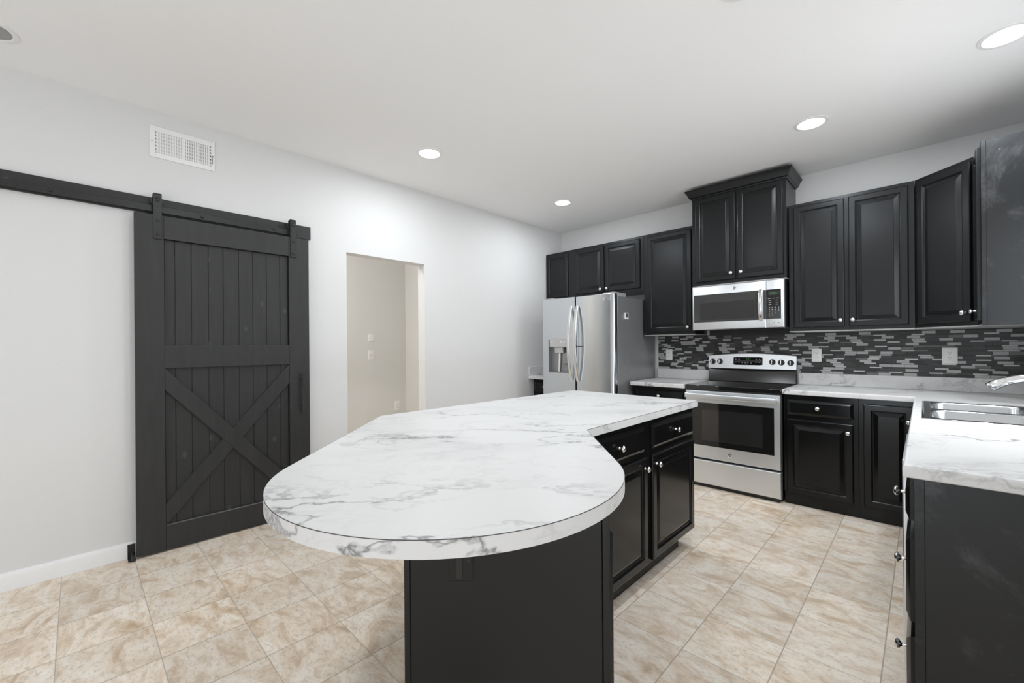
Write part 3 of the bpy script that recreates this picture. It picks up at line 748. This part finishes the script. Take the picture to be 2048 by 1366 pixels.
for ya in (.352, 1.141):
    st = MB()
    st.box(XD + .0005, XD + .0065, ya - .0205, ya + .0205, 1.957, 2.236)
    st.box(XD - .040, XD + .0065, ya - .0205, ya + .0205, 2.2362, 2.242)
    st.box(XD - .040, XD - .035, ya - .0205, ya + .0205, 2.195, 2.2361)
    so = st.build('hanger_strap', m_iron, bd, bevel=.0015)
    MB().lathe([(.031, -.0325), (.032, -.030), (.0265, -.0265), (.0265, -.0235), (.032, -.020), (.031, -.0175)], (XD, ya, 2.2000), axis='x', n=28).build('roller', m_iron, so)
    for zz, rr in ((2.203, .013), (2.074, .0085), (1.984, .0085)):
        MB().lathe([(rr, .0067), (rr, .010), (rr * .7, .0125), (.001, .013)], (XD, ya, zz), axis='x', n=14).build('bolt', m_iron, so)
gd = thing('floor_guide', 'small black floor guide at the left foot of the barn door', 'door guide', (XL + .05, .232, 0))
MB().box(XL + .016, XL + .082, .205, .240, 0.0, .004).box(XL + .016, XL + .020, .205, .240, .004, .085).build('bracket', m_iron, gd, bevel=.001)
for xx in (XL + .026, ): MB().lathe([(.008, .004), (.008, .035)], (xx, .226, 0), n=14).build('roller', m_blackplas, gd)
MB().lathe([(.011, .0042), (.011, .034), (.004, .036), (.004, .040)], (XD + .012, .226, 0), n=14).build('roller', m_blackplas, gd)

# ------------------------------------------------------------------ refrigerator
fx0, fx1, fy = -3.053, -2.155, 3.637; fm_ = -2.615
fr_ = thing('refrigerator', 'stainless French-door refrigerator with water dispenser', 'refrigerator', ((fx0 + fx1) / 2, 3.9, 0))
MB().box(fx0 + .004, fx1 - .003, 3.718, YB - .03, .03, 1.762).build('cabinet_body', m_fridgeside, fr_, bevel=.004)
MB().box(fx0 + .012, fx1 - .012, 3.704, 3.7175, .04, 1.755).build('gasket', m_gasket, fr_)
def fdoor(x0, x1, z0, z1, hole=None):
    m = MB(); n = 10; rr = .022
    prof = [(x0, 3.7025), (x0, fy + .028)] + [(x0 + .010 - .010 * math.cos(R(a)), fy + .028 - .020 * math.sin(R(a))) for a in (30, 60, 90)]
    # gentle crown across the door
    W_ = x1 - x0
    mid = []
    for k in range(1, 10):
        u = k / 10; mid.append((x0 + .010 + (W_ - .020) * u, fy + .008 - .008 * math.sin(math.pi * u)))
    prof += mid + [(x1 - .010 + .010 * math.cos(R(a)), fy + .028 - .020 * math.sin(R(a))) for a in (90, 60, 30)] + [(x1, fy + .028), (x1, 3.7025)]
    return m, prof
m, prof = fdoor(fm_ + .003, fx1, .74, 1.787); m.prism(prof, .74, 1.787); rdoor = m.build('door', m_steel_f, fr_, bevel=.003, ang=50)
# left door with the dispenser opening
hx0_, hx1_, hz0, hz1 = -2.975, -2.700, .985, 1.345
m = MB(); x0_, x1_ = fx0, fm_ - .003
m.box(x0_, hx0_, fy, 3.7025, .74, 1.787); m.box(hx1_, x1_, fy, 3.7025, .74, 1.787); m.box(hx0_, hx1_, fy, 3.7025, hz1, 1.787); m.box(hx0_, hx1_, fy, 3.7025, .74, hz0); m.box(hx0_, hx1_, 3.694, 3.7025, hz0, hz1)
ldoor = m.build('door', m_steel_f, fr_)
MB().box(fx0, fx1, fy, 3.7025, .06, .732).build('freezer_drawer', m_steel_f, fr_, bevel=.008)
m_disp = plain('dispenser_grey', (.30, .30, .305), .35, .5, nscale=30)
m_lgrey = plain('dispenser_light', (.50, .50, .50), .4, nscale=30)
dp = MB().box(hx0_ + .002, hx1_ - .002, 3.690, 3.6938, hz0 + .002, hz1 - .002).box(hx0_ + .0005, hx0_ + .003, fy + .002, 3.690, hz0 + .001, hz1 - .001).box(hx1_ - .003, hx1_ - .0005, fy + .002, 3.690, hz0 + .001, hz1 - .001).box(hx0_ + .003, hx1_ - .003, fy + .002, 3.690, hz0 + .001, hz0 + .010).build('dispenser', m_disp, ldoor)
MB().box(hx0_ + .022, hx1_ - .024, fy - .010, 3.672, 1.262, 1.366).build('control_panel', m_lgrey, dp, bevel=.004)
MB().prism([(fy + .004, 1.2615), (fy + .045, 1.2615), (fy + .038, 1.205), (fy + .012, 1.200)], -2.895, -2.785, 'x').build('nozzle', m_lgrey, dp, bevel=.004)
MB().tube([(-2.842, fy + .030, 1.198), (-2.848, fy + .034, 1.10), (-2.858, fy + .040, .998)], .011, 10).build('water_tube', m_plastic, dp)
MB().box(-2.800, -2.715, fy + .018, fy + .050, 1.085, 1.198).build('paddle', m_disp, dp, bevel=.006)
for xx in (-2.925, -2.800, -2.760): MB().box(xx, xx + .016, fy - .0112, fy - .0099, 1.312, 1.322).build('button', m_plastic, dp)
def fhandle(xc, par):
    P = []
    for k in range(17):
        u = k / 16; zz = .905 + u * (1.690 - .905); P.append((xc, fy - .008 - .062 * math.sin(math.pi * u) ** .8, zz))
    h = MB().tube(P, .01, 16, flat=(.017, .009)).build('handle', m_nickel, par, ang=50); return h
fhandle(fm_ - .040, ldoor); fhandle(fm_ + .038, rdoor)
MB().box(fm_ + .040, fm_ + .062, fy - .052, fy - .002, 1.262, 1.272).build('door_release', m_gasket, rdoor)
MB().box(-2.290, fx1 - .004, 3.660, 3.880, 1.7622, 1.802).build('hinge_cover', plain('hinge_cover_grey', .33, .4, nscale=30), fr_, bevel=.003)
MB().box(fx0 + .004, -2.93, 3.660, 3.880, 1.7622, 1.802).build('hinge_cover', bpy.data.materials['hinge_cover_grey'], fr_, bevel=.003)
lg = MB().lathe([(.016, 0), (.016, -.0012), (.012, -.0016), (.011, -.0008)], (-2.262, fy + .0035, 1.735), axis='y', n=20).build('logo', m_chrome, rdoor)
lettering('lettering', 'LG', .034, rdoor, m_chrome, (-2.212, fy + .0052, 1.735), (1, 0, 0), (0, 0, 1), .0012)
for xx in (fx0 + .08, fx1 - .08): MB().lathe([(.02, 0), (.02, .031)], (xx, 3.80, 0), n=14).build('foot', m_blackplas, fr_)
th = thing('fridge_thermometer', 'small white digital thermometer stuck on the refrigerator side', 'thermometer', (fx1 - .003, 3.870, 1.545))
MB().box(fx1 - .0028, fx1 + .012, 3.838, 3.903, 1.538, 1.604).build('case', m_plastic, th, bevel=.003)
MB().box(fx1 + .0121, fx1 + .0128, 3.848, 3.893, 1.557, 1.597).build('screen', m_lcd, th)

# ------------------------------------------------------------------ range
rx0, rx1, ry = -1.5725, -.8145, 3.896
rg = thing('range', 'stainless electric range with black glass cooktop and backguard', 'range', ((rx0 + rx1) / 2, 4.2, 0))
MB().box(rx0 + .002, rx1 - .002, 3.945, 4.525, .03, .870).build('body', m_blackgloss, rg, bevel=.002)
MB().box(rx0 - .0015, rx1 + .0015, 3.902, 4.500, .8705, .9145).build('cooktop', m_blackglass, rg, bevel=.006)
MB().prism([(4.502, .9146), (4.5245, .9146), (4.5245, 1.055), (4.506, 1.050), (4.470, .935), (4.465, .9147)], rx0 + .004, rx1 - .004, 'x').build('backguard', m_blackgloss, rg, bevel=.003)
# curved stainless control panel
cp = MB(); n = 24; top = []; zlo = 1.043
for k in range(n + 1):
    u = k / n; x = rx0 + .002 + (rx1 - rx0 - .004) * u
    zt2 = 1.167 + .022 * math.sin(math.pi * u); yfr = 4.492 - .022 * math.sin(math.pi * u)
    top.append((x, zt2, yfr))
vs = []; fs = []
for x, z2, yf2 in top: vs += [(x, yf2 - .012, zlo), (x, yf2 + .006, z2), (x, 4.5235, z2), (x, 4.5235, zlo)]
for k in range(n):
    for j in range(4): fs.append((4 * k + j, 4 * k + (j + 1) % 4, 4 * k + 4 + (j + 1) % 4, 4 * k + 4 + j))
fs += [(3, 2, 1, 0), (4 * n, 4 * n + 1, 4 * n + 2, 4 * n + 3)]
cpo = cp.add(vs, fs).build('control_panel', m_steel, rg, ang=30)
tp = MB()
vs = []; fs = []
for x, z2, yf2 in top: vs += [(x, yf2 - .002, z2 + .0003), (x, yf2 - .002, z2 + .009), (x, 4.5235, z2 + .009), (x, 4.5235, z2 + .0003)]
for k in range(n):
    for j in range(4): fs.append((4 * k + j, 4 * k + (j + 1) % 4, 4 * k + 4 + (j + 1) % 4, 4 * k + 4 + j))
fs += [(3, 2, 1, 0), (4 * n, 4 * n + 1, 4 * n + 2, 4 * n + 3)]
tp.add(vs, fs).build('top_cap', m_blackgloss, cpo)
def cpy(x, z):
    u = (x - rx0) / (rx1 - rx0); f_ = (z - zlo) / (.124 + .022 * math.sin(math.pi * u))
    return 4.492 - .022 * math.sin(math.pi * u) - .012 + .018 * f_
vs = []; fs = []
xs = [-1.330 + .250 * k / 12 for k in range(13)]
for i, x in enumerate(xs):
    e = .004 if i in (0, 12) else 0
    for z in (1.078 + e, 1.1535 - e): vs.append((x, cpy(x, z) - .0025, z))
for i in range(12): fs.append((2 * i, 2 * i + 2, 2 * i + 3, 2 * i + 1))
dpm = MB().add(vs, fs); o_ = dpm.build('display_panel', m_blackglass, cpo)
sd = o_.modifiers.new('thick', 'SOLIDIFY'); sd.thickness = .002
xk = -1.205
lettering('clock_digits', '7:47', .026, o_, m_seg, (-1.200, cpy(xk, 1.128) - .0040, 1.130), (1, 0, 0), (0, 0, 1), .0003)
bt_ = MB()
for x, z in ((-1.31, 1.133), (-1.28, 1.133), (-1.31, 1.105), (-1.28, 1.105), (-1.25, 1.098), (-1.226, 1.098), (-1.202, 1.098), (-1.175, 1.098), (-1.132, 1.133), (-1.104, 1.133), (-1.132, 1.105), (-1.104, 1.105), (-1.215, 1.086)):
    yy = cpy(x, z) - .0052; bt_.box(x - .006, x + .006, yy, yy + .0015, z - .0022, z + .0022)
bt_.build('printed_keys', m_grey, o_)
def rknob(x, z):
    y = cpy(x, z) - .001
    k = MB().lathe([(.026, 0), (.026, -.004), (.0215, -.007), (.0195, -.022), (.017, -.025), (.001, -.0255)], (x, y, z), axis='y', n=24).build('control_knob', m_blackplas, cpo)
    MB().box(x - .004, x + .004, y - .032, y - .0245, z - .018, z + .020).build('grip', m_chrome, k, bevel=.0015)
for x, z in ((-1.528, 1.107), (-1.458, 1.109), (-1.000, 1.110), (-.930, 1.107), (-.858, 1.104)): rknob(x, z)
od = MB().rings(rx0 + .001, rx1 - .001, .262, .866, [(0, 0), (0, -.040), (.004, -.047), (.007, -.049)], y=3.9445).build('oven_door', m_steel, rg, ang=30)
MB().box(-1.512, -.862, ry - .0022, ry - .0002, .378, .7600).build('window', m_blackglass, od, bevel=.001)
MB().box(-1.425, -.945, ry - .0030, ry - .0023, .425, .700).build('inner_window', m_ovenwin, od)
hb = [(rx0 + .022 + (rx1 - rx0 - .044) * k / 16, ry - .052 - .008 * math.sin(math.pi * k / 16), .824) for k in range(17)]
hm = MB()
hm.tube(hb, .016, 20, flat=(.021, .014)); ho = hm.build('handle', m_steel, od, ang=60)
for xx in (rx0 + .035, rx1 - .035): MB().box(xx - .012, xx + .012, ry - .050, ry + .001, .812, .836).build('bracket', m_steel, ho, bevel=.003)
MB().rings(rx0 + .001, rx1 - .001, .034, .247, [(0, 0), (0, -.040), (.004, -.047), (.007, -.049)], y=3.9445).build('storage_drawer', m_steel, rg, ang=30)
MB().box(rx0 + .02, rx1 - .02, 3.93, 3.945, .0, .0335).build('kick_plate', m_blackplas, rg)
def ge_logo(par, x, y, z, r_=.016):
    lo = MB().lathe([(r_, 0), (r_, -.0012), (r_ * .82, -.002), (r_ * .76, -.0012), (.001, -.0012)], (x, y, z), axis='y', n=28, mi=0).build('logo', m_chrome, par)
    MB().lathe([(r_ * .72, -.0012), (r_ * .72, -.0015), (.001, -.0015)], (x, y, z), axis='y', n=24).build('badge', m_lcd, lo)
    lettering('monogram', 'GE', r_ * .95, lo, m_plastic, (x, y - .0019, z), (1, 0, 0), (0, 0, 1), .0003, shear=.3)
ge_logo(od, -1.196, ry - .0007, .321, .017)

# ------------------------------------------------------------------ microwave
mx0, mx1, my, mz0, mz1 = -1.588, -.830, 4.114, 1.414, 1.8235
mw = thing('microwave', 'stainless over-the-range microwave with black window', 'microwave', ((mx0 + mx1) / 2, 4.3, mz0))
MB().box(mx0 + .003, mx1 - .003, 4.150, YB - .010, mz0 + .006, mz1 - .001).build('case', m_blackplas, mw, bevel=.003)
md = MB().rings(mx0, -.9645, mz0, mz1, [(0, 0), (0, -.028), (.004, -.033), (.008, -.035)], y=4.1490).build('door', m_steel, mw, ang=30)
mc = MB().rings(-.9630, mx1, mz0, mz1, [(0, 0), (0, -.028), (.004, -.033), (.008, -.035)], y=4.1490).build('control_side', m_steel, mw, ang=30)
MB().box(-1.571, -1.018, my - .0020, my - .0002, 1.486, 1.742).build('window', m_mwglass, md, bevel=.001)
MB().box(-1.514, -1.052, my - .0027, my - .0021, 1.505, 1.666).build('mesh_screen', m_mwwin, md)
P = [(-1.001, my - .004 - .034 * math.sin(math.pi * k / 14) ** .6, 1.482 + .262 * k / 14) for k in range(15)]
MB().tube(P, .01, 16, flat=(.0155, .007)).build('handle', m_nickel, md, ang=50)
MB().box(-.984, -.9650, my - .0020, my - .0002, 1.489, 1.741).build('window_strip', m_mwglass, md)
kp = MB().box(-.9625, -.8535, my - .0020, my - .0002, 1.490, 1.7405).build('keypad', m_blackglass, mc)
MB().box(-.947, -.862, my - .0027, my - .0021, 1.690, 1.725).build('display', m_dark, kp)
lettering('display_digits', 'UNN:', .023, kp, m_seg, (-.908, my - .0031, 1.7075), (1, 0, 0), (0, 0, 1), .0002)
kk = MB()
for r_, zz in enumerate((1.664, 1.646, 1.628, 1.612)):
    for xx in ((-.940, -.908, -.877) if r_ == 0 else (-.935, -.882)): kk.box(xx - .010, xx + .010, my - .0026, my - .0021, zz - .0016, zz + .0016)
for r_ in range(5):
    for c_ in range(4):
        if (r_ == 4 and c_ > 1) or (r_ == 3 and c_ == 3): continue
        xx = -.938 + .021 * c_ + (.004 if c_ == 3 else 0); zz = 1.588 - .0165 * r_; kk.box(xx - .004, xx + .004, my - .0026, my - .0021, zz - .0026, zz + .0026)
kk.build('printed_keys', m_grey, kp)
for xx in (-.937, -.9035, -.871):
    MB().box(xx - .008, xx + .008, my - .0012, my - .0001, 1.4515, 1.4635).build('button', m_plastic, mc)
    MB().box(xx - .0045, xx + .0045, my - .0018, my - .0013, 1.4535, 1.4615).build('button_mark', m_lcd, mc)
ge_logo(md, -1.214, my - .0002, 1.782, .0165)
vg = MB()
MB().box(mx0 + .06, mx1 - .06, 4.165, 4.40, mz0 + .0005, mz0 + .0058).build('underside_grille', m_blackgloss, mw)

# repeats of a kind share a group
for o in SC.objects:
    if o.parent is None and 'label' in o and 'group' not in o:
        k = o.name.split('.')[0]
        gname = {'wall_cabinet': 'black wall cabinets', 'corner_cabinet': 'black wall cabinets', 'base_cabinet': 'black base cabinets', 'sink_cabinet': 'black base cabinets',
                 'drawer_cabinet': 'black base cabinets', 'outlet': 'electrical outlets', 'countertop': 'white marble-look worktops'}.get(k)
        if gname: o['group'] = gname
